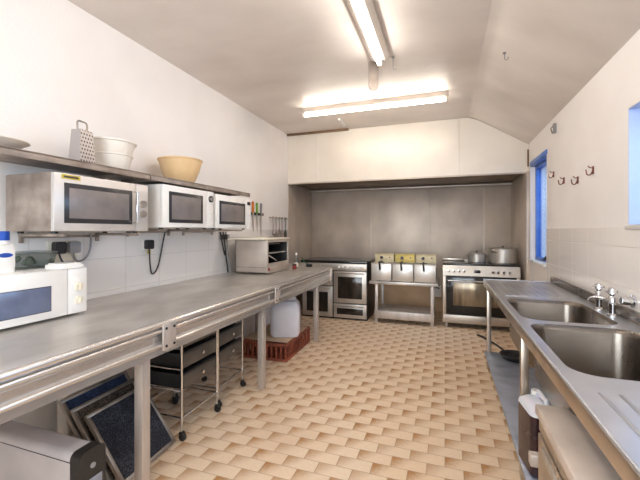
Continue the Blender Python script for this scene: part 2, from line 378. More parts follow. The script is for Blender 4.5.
struct(MB().box(XR-.02, XR+.15, W2[0], W2[1], W2[2]-.02, W2[2]+.008, .003), 'window_sill', M['white'], w2)

m = MB(); f = .05; yy0, yy1 = YF-.14, YF-.08
m.box(W3[0], W3[0]+f, yy0, yy1, W3[2], W3[3]).box(W3[1]-f, W3[1], yy0, yy1, W3[2], W3[3]).box(W3[0]+f, W3[1]-f, yy0, yy1, W3[2], W3[2]+f).box(W3[0]+f, W3[1]-f, yy0, yy1, W3[3]-f, W3[3]).box(-.73, -.67, yy0, yy1, W3[2]+f, W3[3]-f)
w3 = struct(m, 'window_3', M['white'])  # unseen window, added to brighten the room evenly
struct(MB().box(W3[0]+f, W3[1]-f, YF-.113, YF-.107, W3[2]+f, W3[3]-f, 0), 'window_pane', M['glass'], w3)
# extractor canopy built across the alcove
hood = thing('extractor_canopy', 'wide cream panelled extractor canopy above the cooking alcove', 'extractor hood', (0, YH, 2.19))
XSZ = lambda x: ZC-.045-(x-.43)*(ZC-.045-(ZR-.15))/(XR+.3-.43)
hp = MB().prism([(XL+.002, 0), (XR-.002, 0), (XR-.002, XSZ(XR)-2.19-.004), (.43, ZC-.045-2.194), (.31, ZC-2.194), (XL+.002, ZC-2.194)], 'y', 0, .03)
hp.build('front_panel', M['hood'], hood)
for x in (-1.95, .18): MB().box(x-.014, x+.014, -.004, 0, .015, ZC-2.21, .001).build('cover_strip', M['hood'], hood)
MB().box(XL+.014, XR-.042, .03, 1.03, -.0, .03, .002).build('underside', M['hood_in'], hood)
MB().box(XL+.014, XR-.042, -.004, .035, -.018, .004, .003).build('bottom_lip', M['clad'], hood)
MB().cyl((XL+.02, .98, -.03), (XR-.05, .98, -.03), .022, 12).build('drip_rail', M['steel'], hood)

# ceiling lights
def batten(name, label, L, mat, loc, rz, hw=.085):
    t = thing(name, label, 'ceiling light', loc, rz, 'fluorescent tube lights on the ceiling')
    MB().prism([(-hw, -.03), (-hw*.53, -.062), (hw*.53, -.062), (hw, -.03), (hw, 0), (-hw, 0)], 'y', -L/2, L/2).build('housing', M['fitting'], t)
    MB().cyl((0, -L/2+.03, -.094), (0, L/2-.03, -.094), .018, 16).build('tube', mat, t)
    for s in (-1, 1):
        MB().box(-.02, .02, s*(L/2-.02)-.014, s*(L/2-.02)+.014, -.118, -.06, .004).build('lamp_holder', M['cream_pl'], t)
    return t
batten('tube_light', 'fluorescent tube light running lengthwise along the middle of the ceiling', 1.8, M['tube_cool'], (-.555, 2.33, ZC), 0)
batten('tube_light', 'bright fluorescent tube light running crosswise in front of the extractor canopy', 1.8, M['tube_warm'], (-.86, 4.33, ZC), PI/2, .024)
batten('tube_light', 'fluorescent tube light over the near end of the kitchen, out of the picture', 1.8, M['tube_cool'], (-.555, .0, ZC), 0)  # extra tube out of view, added to even out the room's brightness
hg = thing('hanging_plate', 'grey round-ended plate hanging from ceiling by the lengthwise tube light', 'ceiling fitting', (-.64, 3.36, ZC), math.radians(19))
MB().prism([(-.045, 0), (.045, 0)] + [(.045*math.cos(a), -.225+.045*math.sin(a)) for a in [-PI*k/10 for k in range(11)]], 'y', -.012, .012).build('plate', M['side_steel'], hg)
def ceil_hook(loc, label, L):
    t = thing('ceiling_hook', label, 'hook', loc)
    MB().lathe([(0, -.008), (.014, -.008), (.016, 0), (0, 0)]).build('rose', M['grey_pl'], t)
    MB().tube([(0, 0, -.006), (0, 0, -L)]+arc((.014, -L), .014, PI, 2.2*PI, 8, 'xz'), .0035, 8).build('hook', M['grey_pl'], t)
ceil_hook((-.45, 3.32, ZC), 'small wire hook on ceiling at the end of the lengthwise tube light', .10)
zs = XSZ(.48)
ceil_hook((.48, 3.40, zs), 'small grey hook on the sloping part of the ceiling', .05)
cr = tag(MB().box(-.02, .02, -.16, .16, -.02, 0, .004).build('cable_conduit', M['white_pl'], None, (-1.42, 5.05, ZC), (0, 0, 0)), 'short white cable conduit on ceiling between crosswise tube and canopy', 'conduit')

# ------------------------------------------------------------------ steel worktop
FX = -1.46
wt = thing('steel_worktop', 'long stainless steel worktop on square legs along the tiled wall', 'worktop', (0, 0, 0))
Y0, Y1 = -.4, 4.66
tp = MB().prism([(XL+.012, Y0), (FX-.03, Y0), (FX-.03, Y1), (-1.56, Y1+.1), (-2.06, 5.15), (XL+.012, 5.15)], 'z', .868, .9)
tp.build('top', M['top_steel'], wt)
# edge profile (x outwards, z): rolled nose, recess, lip, recess, lip, apron
prof = [(FX-.03, .9005)]
prof += [(FX-.016+.016*math.cos(a), .8845+.016*math.sin(a)) for a in [PI/2-PI*k/12 for k in range(13)]]
prof += [(FX-.030, .866), (FX-.030, .861)]
prof += [(FX-.014+.010*math.cos(a), .850+.010*math.sin(a)) for a in [PI/2-PI*k/10 for k in range(11)]]
prof += [(FX-.026, .838), (FX-.026, .831), (FX-.018, .827), (FX-.030, .820), (FX-.030, .785)]
prof += [(FX-.016+.012*math.cos(a), .770+.012*math.sin(a)) for a in [PI/2-PI*k/10 for k in range(11)]]
prof += [(FX-.024, .756), (FX-.020, .717), (FX-.05, .717), (FX-.05, .866)]
MB().prism(prof, 'y', Y0, Y1).build('front_rail', M['edge_steel'], wt)
MB().box(FX-.06, FX-.022, Y1-.012, Y1+.004, .72, .895, .003).box(FX-.03, FX+.006, Y1-.03, Y1+.005, .74, .89, .003).build('end_cap', M['leg_steel'], wt)
for y in (.2, 1.61, 2.98):
    m = MB().box(FX-.004, FX+.008, y-.05, y+.05, .742, .886, .003)
    b = m.build('joint_plate', M['leg_steel'], wt)
    for dy in (-.03, .03):
        for z in (.765, .862): MB().cyl((FX+.006, y+dy, z), (FX+.012, y+dy, z), .008, 10).build('bolt', M['mwdark'], b)
for y in (.25, 1.50, 2.83, 4.25):
    MB().box(FX-.108, FX-.052, y-.028, y+.028, 0.0, .868, .004).build('leg', M['leg_steel'], wt)
for y in (.25, 1.66, 2.83, 4.25):
    MB().box(-2.40, -2.345, y-.028, y+.028, 0.0, .868, .004).build('leg', M['leg_steel'], wt)

# ------------------------------------------------------------------ wall shelves, brackets, microwaves
def shelf(y0, y1, label):
    t = thing('wall_shelf', label, 'shelf', (XL, y0, 1.79), 0, 'steel shelves above the microwaves')
    L = y1-y0
    MB().box(.002, .42, 0, L, .018, .03, .002).box(.408, .42, 0, L, -.012, .028, .003).build('shelf_board', M['side_steel'], t)
    for k in (.12, L-.12):
        MB().box(.003, .36, k-.012, k+.012, -.004, .018, .002).box(.003, .012, k-.012, k+.012, -.1, .018, .002).build('support', M['side_steel'], t)
shelf(.35, 2.07, 'grey steel wall shelf carrying the grater and cream bowl')
shelf(2.08, 3.50, 'grey steel wall shelf carrying the tan bowl')
def mw_bracket(y0, y1, z, label):
    t = thing('wall_bracket', label, 'bracket', (XL, 0, z), 0, 'brackets carrying the wall microwaves')
    for y in (y0, y1):
        MB().box(.009, .40, y-.014, y+.014, -.018, 0, .003).box(.009, .02, y-.014, y+.014, -.06, 0, .003).build('arm', M['side_steel'], t)
    MB().box(.009, .02, y0, y1, -.03, -.012, .002).build('back_bar', M['side_steel'], t)
mw_bracket(1.46, 1.97, 1.385, 'dark wall bracket under the big grey-sided microwave')
mw_bracket(2.24, 2.70, 1.415, 'dark wall bracket under the white microwave below the tan bowl')
mw_bracket(2.90, 3.36, 1.415, 'dark wall bracket under the white microwave next to the knives')

def microwave(label, loc, W, D, Hh, body, front, style, group):
    """local: width along y, front faces +x at x=D, stands on z=0"""
    t = thing('microwave', label, 'microwave', loc, 0, group)
    MB().box(0, D-.03, 0, W, .012, Hh, .006).build('body', body, t)
    for x in (.05, D-.07):
        for y in (.05, W-.05): MB().cyl((x, y, 0), (x, y, .014), .016, 12).build('foot', M['black'], t)
    pw = {'pro': .105, 'dial': .10, 'key': .10, 'front': .115}[style]
    d = MB().box(D-.03, D, .0, W-pw-.003, .014, Hh-.002, .005).build('door', front, t)
    y0, y1, z0, z1 = .06, W-pw-.06, .05, Hh-.05
    if style == 'pro': y0, y1, z0, z1 = .055, W-pw-.035, .06, Hh-.055
    if style == 'front': y0, y1, z0, z1 = .05, W-pw-.095, .055, Hh-.085
    fr = .028 if style != 'front' else .004
    if style == 'key': y0, y1, z0, z1 = .05, W-pw-.03, .05, Hh-.06
    MB().box(D-.004, D+.003, y0, y1, z0, z1, .002).build('window_border', M['mwdark'], d)
    MB().box(D-.002, D+.0045, y0+fr, y1-fr, z0+fr, z1-fr, .001).build('window', M['mwglass'] if style != 'front' else M['mwblue'], d)
    p = MB().box(D-.03, D, W-pw, W, .014, Hh-.002, .005).build('control_panel', front, t)
    if style == 'pro':
        h = MB().tube([(D, W-pw-.02, .07), (D+.03, W-pw-.02, .075), (D+.03, W-pw-.02, Hh-.065), (D, W-pw-.02, Hh-.06)], .008, 10)
        h.build('handle', M['chrome'], d)
        st_ = MB().box(D, D+.002, .04, .15, Hh-.034, Hh-.008, .0005).build('sticker', M['yellow'], d)
        MB().box(D+.0015, D+.003, .052, .138, Hh-.027, Hh-.016, .0005).build('sticker_band', M['mwdark'], st_)
        for z in (.135, .205): MB().lathe([(.026, 0), (.024, .016), (.0, .018)], (D, W-.05, z), 20, 'x').build('knob', M['alu'], p)
    elif style == 'dial':
        MB().lathe([(.03, 0), (.028, .012), (.0, .013)], (D, W-.05, Hh-.07), 24, 'x').build('knob', M['mwdark'], p)
        MB().lathe([(.018, .012), (.016, .02), (.0, .021)], (D, W-.05, Hh-.07), 24, 'x').build('knob_centre', M['alu'], p)
        k = MB()
        for r in range(4): k.box(D, D+.003, W-.08, W-.02, .05+.03*r, .07+.03*r, .001)
        k.build('button', M['white_pl'], p)
        MB().lathe([(.012, 0), (.012, .004), (0, .004)], (0, 0, 0), 16, 'y').move(Matrix.Translation((D-.16, -.003, .06))).build('side_plug', M['white_pl'], t)
    elif style == 'key':
        MB().box(D, D+.003, W-.085, W-.02, Hh-.07, Hh-.035, .001).build('display', M['syrup'], p)
        k = MB()
        for r in range(4):
            for c in range(2): k.box(D, D+.003, W-.082+.034*c, W-.054+.034*c, .05+.035*r, .075+.035*r, .001)
        k.build('button', M['white_pl'], p)
    else:
        MB().box(D, D+.0025, W-.10, W-.015, .03, Hh-.05, .001).build('dial_plate', M['white_pl'], p)
        for z in (.09, .17):
            kn = MB().lathe([(.024, 0), (.022, .014), (.0, .016)], (D+.002, W-.057, z), 20, 'x').build('knob', M['cream_pl'], p)
            MB().box(D+.014, D+.024, W-.06, W-.054, z-.02, z+.02, .002).build('grip', M['cream_pl'], kn)
    return t
M['mwblue'] = pm('blue_tinted_window', (112, 121, 146), (88, 97, 122), .2, .1, (7, 7, 7), rvar=.04)
G = 'microwaves along the tiled wall'
microwave('stainless microwave with grey steel side, bar handle and yellow sticker', (-2.44, 1.37, 1.385), .66, .41, .345, M['side_steel'], M['white_st'], 'pro', G)
microwave('white microwave with one round dial, on the wall below the tan bowl', (-2.44, 2.165, 1.415), .63, .42, .345, M['white'], M['white'], 'dial', G)
microwave('white microwave with small red-brown display, next to the hanging knives', (-2.44, 2.83, 1.415), .64, .42, .335, M['white'], M['white'], 'key', G)
microwave('large white microwave with two dials and blue window, standing on the worktop', (-2.45, 1.07, .901), .515, .39, .28, M['white'], M['white'], 'front', G)

# ------------------------------------------------------------------ things on the shelf
g = thing('box_grater', 'steel box grater with wire handle standing on the wall shelf', 'grater', (-2.14, 1.615, 1.82), math.radians(10))
def frus(w0, w1, d0, d1, h):
    m = MB(); A = [m.bm.verts.new((sx*d0/2, sy*w0/2, 0)) for sx, sy in ((-1, -1), (1, -1), (1, 1), (-1, 1))]
    B = [m.bm.verts.new((sx*d1/2, sy*w1/2, h)) for sx, sy in ((-1, -1), (1, -1), (1, 1), (-1, 1))]
    for k in range(4): m.bm.faces.new((A[k], A[(k+1) % 4], B[(k+1) % 4], B[k]))
    m.bm.faces.new(B); m.bm.faces.new(A[::-1]); return m
frus(.118, .094, .085, .065, .20).move(Matrix.Translation((0, 0, .006))).build('grater_body', M['grater'], g)
MB().box(-.046, .046, -.062, .062, 0, .008, .002).build('base_rim', M['black'], g)
MB().tube([(0, -.036, .2), (0, -.038, .24)]+arc((-.02, .245), .018, PI, PI/2, 4, 'yz')[0:5]+arc((.02, .245), .018, PI/2, 0, 4, 'yz')+[(0, .038, .24), (0, .036, .2)], .0055, 8).build('handle', M['side_steel'], g)
def bowl(name, label, loc, prof, mat, cat='bowl'):
    return tag(MB().lathe(prof, (0, 0, 0), 48).build(name, mat, None, loc), label, cat)
bowl('mixing_bowl', 'wide tan plastic mixing bowl standing on the wall shelf', (-2.22, 2.587, 1.82),
     [(0, .006), (0, 0), (.10, 0), (.125, .03), (.160, .11), (.182, .195), (.190, .200), (.190, .21), (.181, .212), (.155, .115), (.118, .035), (.095, .012), (0, .012)], M['tan'])
bowl('mixing_bowl', 'small cream plastic bowl under the wide shallow one on the shelf', (-2.235, 1.905, 1.82),
     [(0, .0), (.10, 0), (.110, .01), (.128, .105), (.136, .108), (.136, .116), (.125, .116), (.106, .016), (0, .008)], M['bowl_pl'])
bowl('mixing_bowl', 'wide cream plastic basin nested on a smaller bowl behind the grater', (-2.235, 1.905, 1.84),
     [(0, .0), (.085, 0), (.10, .02), (.115, .09), (.128, .105), (.148, .175), (.160, .18), (.160, .19), (.145, .19), (.122, .115), (.108, .095), (.092, .026), (0, .008)], M['bowl_pl'])
bowl('shallow_dish', 'shallow pale dish lying at the near end of the wall shelf', (-2.22, 1.17, 1.82),
     [(0, .0), (.10, 0), (.155, .042), (.17, .046), (.17, .052), (.15, .05), (.098, .008), (0, .008)], M['bowl_pl'], 'dish')

# ------------------------------------------------------------------ things on the worktop microwave
b = thing('plastic_bottle', 'white plastic bottle with blue cap on the worktop microwave', 'bottle', (-2.20, 1.215, 1.181))
MB().prism(rrect(-.035, .035, -.055, .055, .025), 'z', 0, .15).lathe([(.045, .15), (.03, .172), (.0, .174)], seg=24).build('bottle_body', M['white_pl'], b)
MB().cyl((0, 0, .17), (0, 0, .218), .036, 24).build('cap', M['brand_blue'], b)
MB().box(.0345, .0365, -.045, .045, .03, .12, .0005).build('paper_label', M['white'], b)
MB().prism([(.018*math.cos(a)*1.9, .092+.012*math.sin(a)) for a in [2*PI*k/24 for k in range(24)]], 'x', .036, .0375).build('label_mark', M['brand_blue'], b)
tb = thing('storage_tub', 'clear plastic tub holding something green on the worktop microwave', 'tub', (-2.335, 1.425, 1.181))
fr = frus(.18, .205, .17, .19, .085)
fr.build('tub_wall', M['tub'], tb)
MB().box(-.10, .10, -.108, .108, .086, .098, .004).build('lid', M['tub'], tb)
m = MB()
for k in range(9):
    a = random.random()*6; r = random.random()*.06
    m.lathe([(0, 0), (.018, .008), (.022, .02), (.012, .035), (0, .038)], (r*math.cos(a)*.8, r*math.sin(a), .004+.004*k), 10)
tag(m.build('contents', M['dgreen'], tb), kind='stuff')
lt = tag(MB().prism(rrect(-.07, .07, -.075, .075, .02), 'z', 0, .022).prism(rrect(-.06, .06, -.065, .065, .02), 'z', .022, .030).build('tub_lid', M['white_pl'], None, (-2.13, 1.50, 1.181), (0, 0, 0)), 'flat white plastic lid lying on the worktop microwave', 'lid')

# sockets, plugs and leads
def plug(m, y, z, x=XL+.02):
    m.prism(rrect(y-.026, y+.026, z-.03, z+.028, .012), 'x', x, x+.035)
sk = thing('wall_socket', 'double wall socket behind the worktop microwave', 'socket', (XL+.008, 1.715, 1.265))
MB().box(0, .012, -.10, .10, -.07, .07, .004).build('face_plate', M['cream_pl'], sk)
MB().box(.012, .018, -.008, .008, .03, .05, .002).build('switch', M['white_pl'], sk)
def lead(name, label, py, pz, path, mat, r=.0055):
    t = thing(name, label, 'power lead', (XL, py, pz))
    m = MB(); m.prism(rrect(-.036, .036, -.042, .038, .014), 'x', .022, .062); m.build('plug', mat, t)
    P = [Vector(p)-Vector((XL, py, pz)) for p in path]
    MB().tube(P, r, 8).build('cable', mat, t)
    return t
lead('power_lead', 'black plug and lead in the double socket', 1.672, 1.29,
     bez((-2.43, 1.672, 1.26), (-2.42, 1.67, 1.20), (-2.41, 1.70, 1.18), (-2.43, 1.74, 1.12), 8)+bez((-2.43, 1.74, 1.12), (-2.44, 1.75, 1.0), (-2.44, 1.75, .95), (-2.44, 1.70, .91), 6), M['black'])
lead('power_lead', 'grey plug and curved grey lead in the double socket', 1.772, 1.29,
     bez((-2.43, 1.772, 1.26), (-2.42, 1.76, 1.19), (-2.42, 1.80, 1.17), (-2.43, 1.85, 1.20), 8)+bez((-2.43, 1.85, 1.20), (-2.43, 1.90, 1.24), (-2.43, 1.90, 1.30), (-2.43, 1.90, 1.38), 8)[1:], M['grey_pl'], .007)
s2 = tag(MB().box(0, .012, -.045, .045, -.045, .045, .004).build('wall_socket', M['white_pl'], None, (XL+.008, 2.44, 1.285)), 'single white wall socket with the hanging black lead', 'socket')
l3 = lead('power_lead', 'black lead looping down tiles from plug to white microwave', 2.44, 1.285,
     bez((-2.43, 2.44, 1.25), (-2.42, 2.44, 1.16), (-2.43, 2.45, 1.02), (-2.44, 2.49, 1.02), 10)+bez((-2.44, 2.49, 1.02), (-2.45, 2.58, 1.03), (-2.44, 2.58, 1.2), (-2.44, 2.64, 1.39), 10)[1:], M['black'], .0065)
MB().box(.026, .03, -.006, .03, -.085, -.05, .001).build('tag', M['yellow'], l3)

# ------------------------------------------------------------------ grill oven and things round it
ov = thing('grill_oven', 'open-fronted stainless grill oven on the far part of the worktop', 'grill', (-2.33, 3.64, .9))
OD, OW, OH = .42, .60, .40
MB().box(0, OD, 0, .012, .01, OH, .003).box(0, OD, OW-.012, OW, .01, OH, .003).box(0, OD, 0, OW, OH-.012, OH, .003).box(0, .012, 0, OW, .01, OH, .003).box(0, OD, 0, OW, .01, .025, .003).build('body', M['grill'], ov)
MB().box(0, OD+.004, -.004, .0, .075, .082, .001).build('side_seam', M['side_steel'], ov)
MB().box(OD-.02, OD, .012, OW-.012, .025, .125, .003).box(OD-.02, OD, .012, OW-.012, OH-.035, OH-.012, .003).box(OD-.02, OD, .012, .03, .125, OH-.035, .002).box(OD-.02, OD, OW-.03, OW-.012, .125, OH-.035, .002).build('front_frame', M['grill'], ov)
MB().box(.02, .03, .02, OW-.02, .03, OH-.02, .001).box(.03, OD-.025, .014, .02, .03, OH-.02, .001).box(.03, OD-.025, OW-.02, OW-.014, .03, OH-.02, .001).box(.03, OD-.025, .02, OW-.02, .026, .03, 0).build('lining', M['black'], ov)
rk = MB()
for k in range(12): rk.cyl((.05+.028*k, .03, .24), (.05+.028*k, OW-.03, .24), .003, 6)
rk.cyl((.04, .03, .236), (.38, .03, .236), .004, 6).cyl((.04, OW-.03, .236), (.38, OW-.03, .236), .004, 6).box(OD-.035, OD-.025, .025, OW-.025, .232, .246, .002)
rk.build('rack', M['chrome'], ov)
el = MB()
for x in (.1, .2, .3): el.tube([(x, .04, .34), (x, OW-.04, .34)], .007, 8)
el.build('heating_element', M['side_steel'], ov)
MB().lathe([(.016, 0), (.014, .012), (0, .014)], (OD, .028, .06), 16, 'x').build('knob', M['red'], ov)
tg = tag(MB().tube([(0, 0, 0), (.01, .10, .0), (.012, .27, .0)], [.008, .012, .008], 8).build('tongs', M['chrome'], None, (-2.02, 3.72, 1.15), (math.radians(-14), 0, 0)), 'steel tongs lying on a slant inside the open grill oven', 'tongs')
tg.location = (-1.965, 3.70, 1.135); tg.rotation_euler = (math.radians(-21), 0, 0); 
bd = tag(MB().prism(rrect(-.255, .215, 0, .74, .03), 'z', 0, .018).build('chopping_board', M['cream_pl'], None, (-2.12, 3.53, 1.3005)), 'large cream chopping board lying on top of the grill oven', 'chopping board')
for i, (y, c, lb) in enumerate(((3.53, 'black', 'short dark lead hanging beside the grill oven from the white microwaves'), (3.59, 'black', 'dark lead hanging down to the worktop behind the grill oven'), (3.64, 'grey_pl', 'grey lead hanging down beside the grill oven'))):
    z1 = (1.12, .915, .93)[i]
    t = thing('hanging_lead', lb, 'power lead', (XL+.03, y, 1.33))
    MB().tube(bez((0, -.04, .06), (0, -.01, .0), (.02, -.02, (z1-1.33)*.5), (.02, .03, z1-1.33), 14), .008, 8).build('cable', M[c], t)
    MB().box(-.012, .02, -.02, .02, -.03, .03, .006).build('plug', M[c], t)
# knives and utensils on the wall
ks = tag(MB().box(0, .015, 0, .52, -.018, .018, .003).build('magnetic_knife_strip', M['black'], None, (XL, 4.05, 1.635)), 'black magnetic strip holding knives on the wall', 'knife strip')
def knife(y, hm, zt, hl, bl, label, rx=0.):
    t = thing('kitchen_knife', label, 'knife', (XL+.0170, y, zt), 0, 'knives on the wall strip')
    t.rotation_euler = (rx, 0, 0)
    MB().prism([(-.014, 0), (.014, 0), (.012, -hl*.5), (.015, -hl), (-.015, -hl), (-.012, -hl*.5)], 'x', -.009, .009).build('handle', M[hm], t)
    MB().prism([(-.016, -hl), (.014, -hl), (.014, -hl-bl), (.008, -hl-bl), (-.018, -hl-bl*.55)], 'x', -.0015, .0015).build('blade', M['steel'], t)
knife(4.17, 'red', 1.775, .11, .13, 'small knife with dark red handle on the wall strip')
knife(4.26, 'orange', 1.80, .15, .26, 'knife with orange handle on the wall strip', .03)
knife(4.37, 'green', 1.79, .15, .24, 'knife with green handle on the wall strip')
knife(4.49, 'grey_pl', 1.79, .17, .30, 'long knife with grey handle on the wall strip', -.03)
rl = thing('utensil_rail', 'steel rail on the wall with cooking utensils hung from it', 'rail', (XL, 4.74, 1.60))
MB().cyl((.04, 0, 0), (.04, .62, 0), .007, 10).build('bar', M['steel'], rl)
for y in (.03, .59): MB().box(.0, .045, y-.01, y+.01, -.012, .012, .002).build('holder', M['steel'], rl)
def utensil(kind, y, L, label, mat):
    t = thing(kind, label, 'utensil', (XL+.052, y, 1.592), 0, 'utensils hung on the wall rail')
    MB().tube(arc((-.0, .006), .014, -.2*PI, PI, 8, 'xz')+[(-.006, 0, -.01), (0, 0, -.04), (0, 0, -L*.6)], .006, 8).build('handle', mat, t)
    if kind == 'whisk':
        m = MB()
        for k in range(5):
            a = PI*k/5; d = Vector((math.cos(a)*.5, math.sin(a), 0))
            m.tube([Vector((0, 0, -L*.55))+d*.008, Vector((0, 0, -L*.72))+d*.04, Vector((0, 0, -L*.9))+d*.048, Vector((0, 0, -L)), Vector((0, 0, -L*.9))-d*.048, Vector((0, 0, -L*.72))-d*.04, Vector((0, 0, -L*.55))-d*.008], .005, 6)
        m.build('wires', M['side_steel'], t)
    elif kind == 'ladle':
        MB().lathe([(0, -.03), (.03, -.022), (.045, 0), (.042, 0), (.028, -.018), (0, -.026)], (.03, 0, -L*.6-.04), 20).tube([(0, 0, -L*.6+.01), (-.01, 0, -L*.6-.04)], .006, 8).build('cup', mat, t)
    else:
        MB().prism([(-.018, -L*.5), (.018, -L*.5), (.05, -L*.66), (.055, -L), (-.055, -L), (-.05, -L*.66)], 'x', -.004, .004).build('blade', mat, t)
utensil('ladle', 4.79, .32, 'steel ladle hung at the knife end of the rail', M['side_steel'])
utensil('whisk', 4.89, .36, 'wire balloon whisk hung next to the ladle on the rail', M['side_steel'])
utensil('fish_slice', 5.0, .33, 'steel turner hung between the two whisks on the rail', M['side_steel'])
utensil('whisk', 5.10, .33, 'wire balloon whisk hung between the two turners on the rail', M['side_steel'])
utensil('fish_slice', 5.22, .36, 'black plastic turner hung at the alcove end of the rail', M['black'])
# small things beyond the oven
o = thing('oil_bottle', 'tall slim clear bottle with pale cap beyond the grill oven', 'bottle', (-1.885, 4.42, .9))
MB().lathe([(0, 0), (.024, 0), (.027, .01), (.027, .10), (.011, .14), (.011, .18), (0, .18)], seg=24).build('bottle_body', M['tub'], o)
MB().cyl((0, 0, .178), (0, 0, .208), .014, 16).build('cap', M['white_pl'], o)
MB().lathe([(.0, .02), (.0275, .02), (.0275, .075), (0, .075)], seg=24).build('paper_label', M['cream_pl'], o)
o = thing('spice_jar', 'small dark red jar at the foot of the grill oven', 'jar', (-1.865, 4.31, .9))
MB().lathe([(0, 0), (.026, 0), (.028, .006), (.028, .05), (0, .052)], seg=24).build('jar_body', M['red'], o)
MB().cyl((0, 0, .05), (0, 0, .068), .027, 20).build('lid', M['syrup'], o)
o = thing('scrub_brush', 'green handled brush with dark head leaning beyond the clear bottle', 'brush', (-1.86, 4.56, .9))
MB().tube([(.06, .08, .04), (.02, .03, .08), (-.01, 0, .14)], [.007, .008, .006], 8).build('handle', M['dgreen'], o)
MB().box(.03, .11, .06, .12, .0, .04, .01).build('brush_head', M['black'], o)

# ------------------------------------------------------------------ under the worktop
cs = thing('metal_case', 'grey metal appliance case with black end caps under the worktop', 'appliance', (-2.04, 1.17, 0))
rr = rrect(-.06, .06, 0, .425, .03)
MB().prism(rr, 'x', -.10, .50).build('shell', M['case'], cs)
for x0, x1 in ((-.14, -.10), (.50, .555)):
    MB().prism(rrect(-.064, .064, 0, .43, .03), 'x', x0, x1).build('end_cap', M['black'], cs)
MB().box(.553, .558, -.045, .045, .03, .30, .003).build('end_plate', M['bluegrey'], cs)
MB().lathe([(.012, 0), (.012, .004), (0, .004)], (.555, 0, .355), 16, 'x').build('indicator_button', M['grey_pl'], cs)
MB().box(-.098, .498, -.0612, -.058, .385, .389, .0005).build('side_seam', M['mwdark'], cs)
def filt(loc, mesh, label, tilt, rz, S=.435, H=None):
    H = H or S
    t = thing('grease_filter', label, 'filter', loc, 0, 'grease filters leaning under the worktop')
    t.rotation_euler = (0, -tilt, rz)
    f = .022
    MB().box(-.012, .012, 0, S, 0, f, .003).box(-.012, .012, 0, S, H-f, H, .003).box(-.012, .012, 0, f, f, H-f, .003).box(-.012, .012, S-f, S, f, H-f, .003).build('frame', M['alu'], t)
    MB().box(-.007, .007, f, S-f, f, H-f, .002).build('mesh_panel', mesh, t)
tl = math.radians(37)
filt((-1.655, 1.475, .008), M['mesh_b'], 'black mesh grease filter leaning in front of the other two', tl, .06)
filt((-1.712, 1.455, .008), M['mesh_br'], 'greasy brown mesh grease filter in the middle of the leaning three', tl, .06, .45, .475)
filt((-1.768, 1.45, .008), M['mesh_bl'], 'blue-tinted mesh grease filter at the back of the leaning three', tl, .06, .47, .525)
bp_ = tag(MB().prism(rrect(-.05, .05, 0, .40, .02), 'z', 0, .50).build('storage_box', M['white_pl'], None, (-2.20, 1.53, 0)), 'tall white plastic box behind the leaning grease filters', 'box')

def trolley(label, loc, rz):
    """front faces +x; width .42 along y, depth .38"""
    t = thing('drawer_trolley', label, 'trolley', loc, rz, 'drawer trolleys under the worktop')
    Wd, Dp = .40, .40
    f = MB()
    for x in (-Dp, 0):
        for y in (0, Wd): f.cyl((x, y, .055), (x, y, .73), .008, 10)
        f.cyl((x, 0, .73), (x, Wd, .73), .008, 10).cyl((x, 0, .15), (x, Wd, .15), .007, 10)
    for z in (.15, .33, .47, .61, .735):
        for y in (0, Wd): f.cyl((-Dp, y, z), (0, y, z), .006, 8)
    f.build('wire_frame', M['chrome'], t)
    for z in (.33, .47, .61):
        d = MB()
        d.box(-Dp+.02, -.012, .012, Wd-.012, z+.006, z+.012, 0).box(-Dp+.02, -.012, .012, .018, z+.006, z+.10, .001).box(-Dp+.02, -.012, Wd-.018, Wd-.012, z+.006, z+.10, .001).box(-Dp+.02, -Dp+.026, .012, Wd-.012, z+.006, z+.10, .001).box(-.03, .004, .008, Wd-.008, z+.098, z+.112, .003)
        dr = d.build('drawer', M['black'], t)
        MB().box(-.012, .004, .012, Wd-.012, z+.004, z+.096, .006).build('drawer_front', M['smoke'], dr)
        MB().lathe([(.006, 0), (.006, .01), (.013, .016), (.012, .024), (0, .026)], (.004, Wd/2, z+.06), 16, 'x').build('knob', M['chrome'], dr)
    for x in (-Dp, 0):
        for y in (0, Wd):
            c = MB().lathe([(0, -.011), (.024, -.011), (.027, -.006), (.027, .006), (.024, .011), (0, .011)], (x+.008, y, .027), 20, 'y').box(x-.012, x+.016, y-.016, y+.016, .042, .062, .006)
            c.build('castor', M['black'], t)
    return t
trolley('black drawer trolley on castors beside the leaning grease filters', (-1.66, 1.945, 0), 0.02)
trolley('black drawer trolley on castors towards the red-brown crate', (-1.70, 2.405, 0), 0.06)

cr = thing('slatted_crate', 'red-brown slatted plastic crate on floor under the worktop', 'crate', (-2.12, 3.45, 0), .03)
m = MB(); CW, CD, CH = .53, .76, .19
for z0, z1 in ((0, .03), (CH-.035, CH)):
    m.box(0, CW, 0, .018, z0, z1, .003).box(0, CW, CD-.018, CD, z0, z1, .003).box(0, .018, .018, CD-.018, z0, z1, .003).box(CW-.018, CW, .018, CD-.018, z0, z1, .003)
n = 9
for k in range(n+1):
    x = .012+(CW-.024)*k/n
    for y in (.004, CD-.016): m.box(x-.012, x+.012, y, y+.012, .03, CH-.035, .002)
for k in range(13):
    y = .012+(CD-.024)*k/12
    for x in (.004, CW-.016): m.box(x, x+.012, y-.012, y+.012, .03, CH-.035, .002)
m.box(.018, CW-.018, .018, CD-.018, .0, .01, .001)
m.box(.018, CW-.018, CD*.42-.006, CD*.42+.006, .01, CH-.01, .002)
m.build('crate_body', M['rust'], cr)
tag(MB().box(.0, .52, .0, .66, 0, .008, .002).build('cardboard_sheet', M['card'], None, (-2.13, 3.50, .1905), (0, 0, .03)), 'tan cardboard sheet lying on top of the red-brown crate', 'cardboard')
jc = thing('water_container', 'big cloudy white plastic container on the red-brown crate', 'container', (-1.755, 3.80, .199), .35)
m = MB(); bm = m.bm
R = [(0., .15), (.03, .165), (.30, .168), (.36, .155), (.395, .12)]
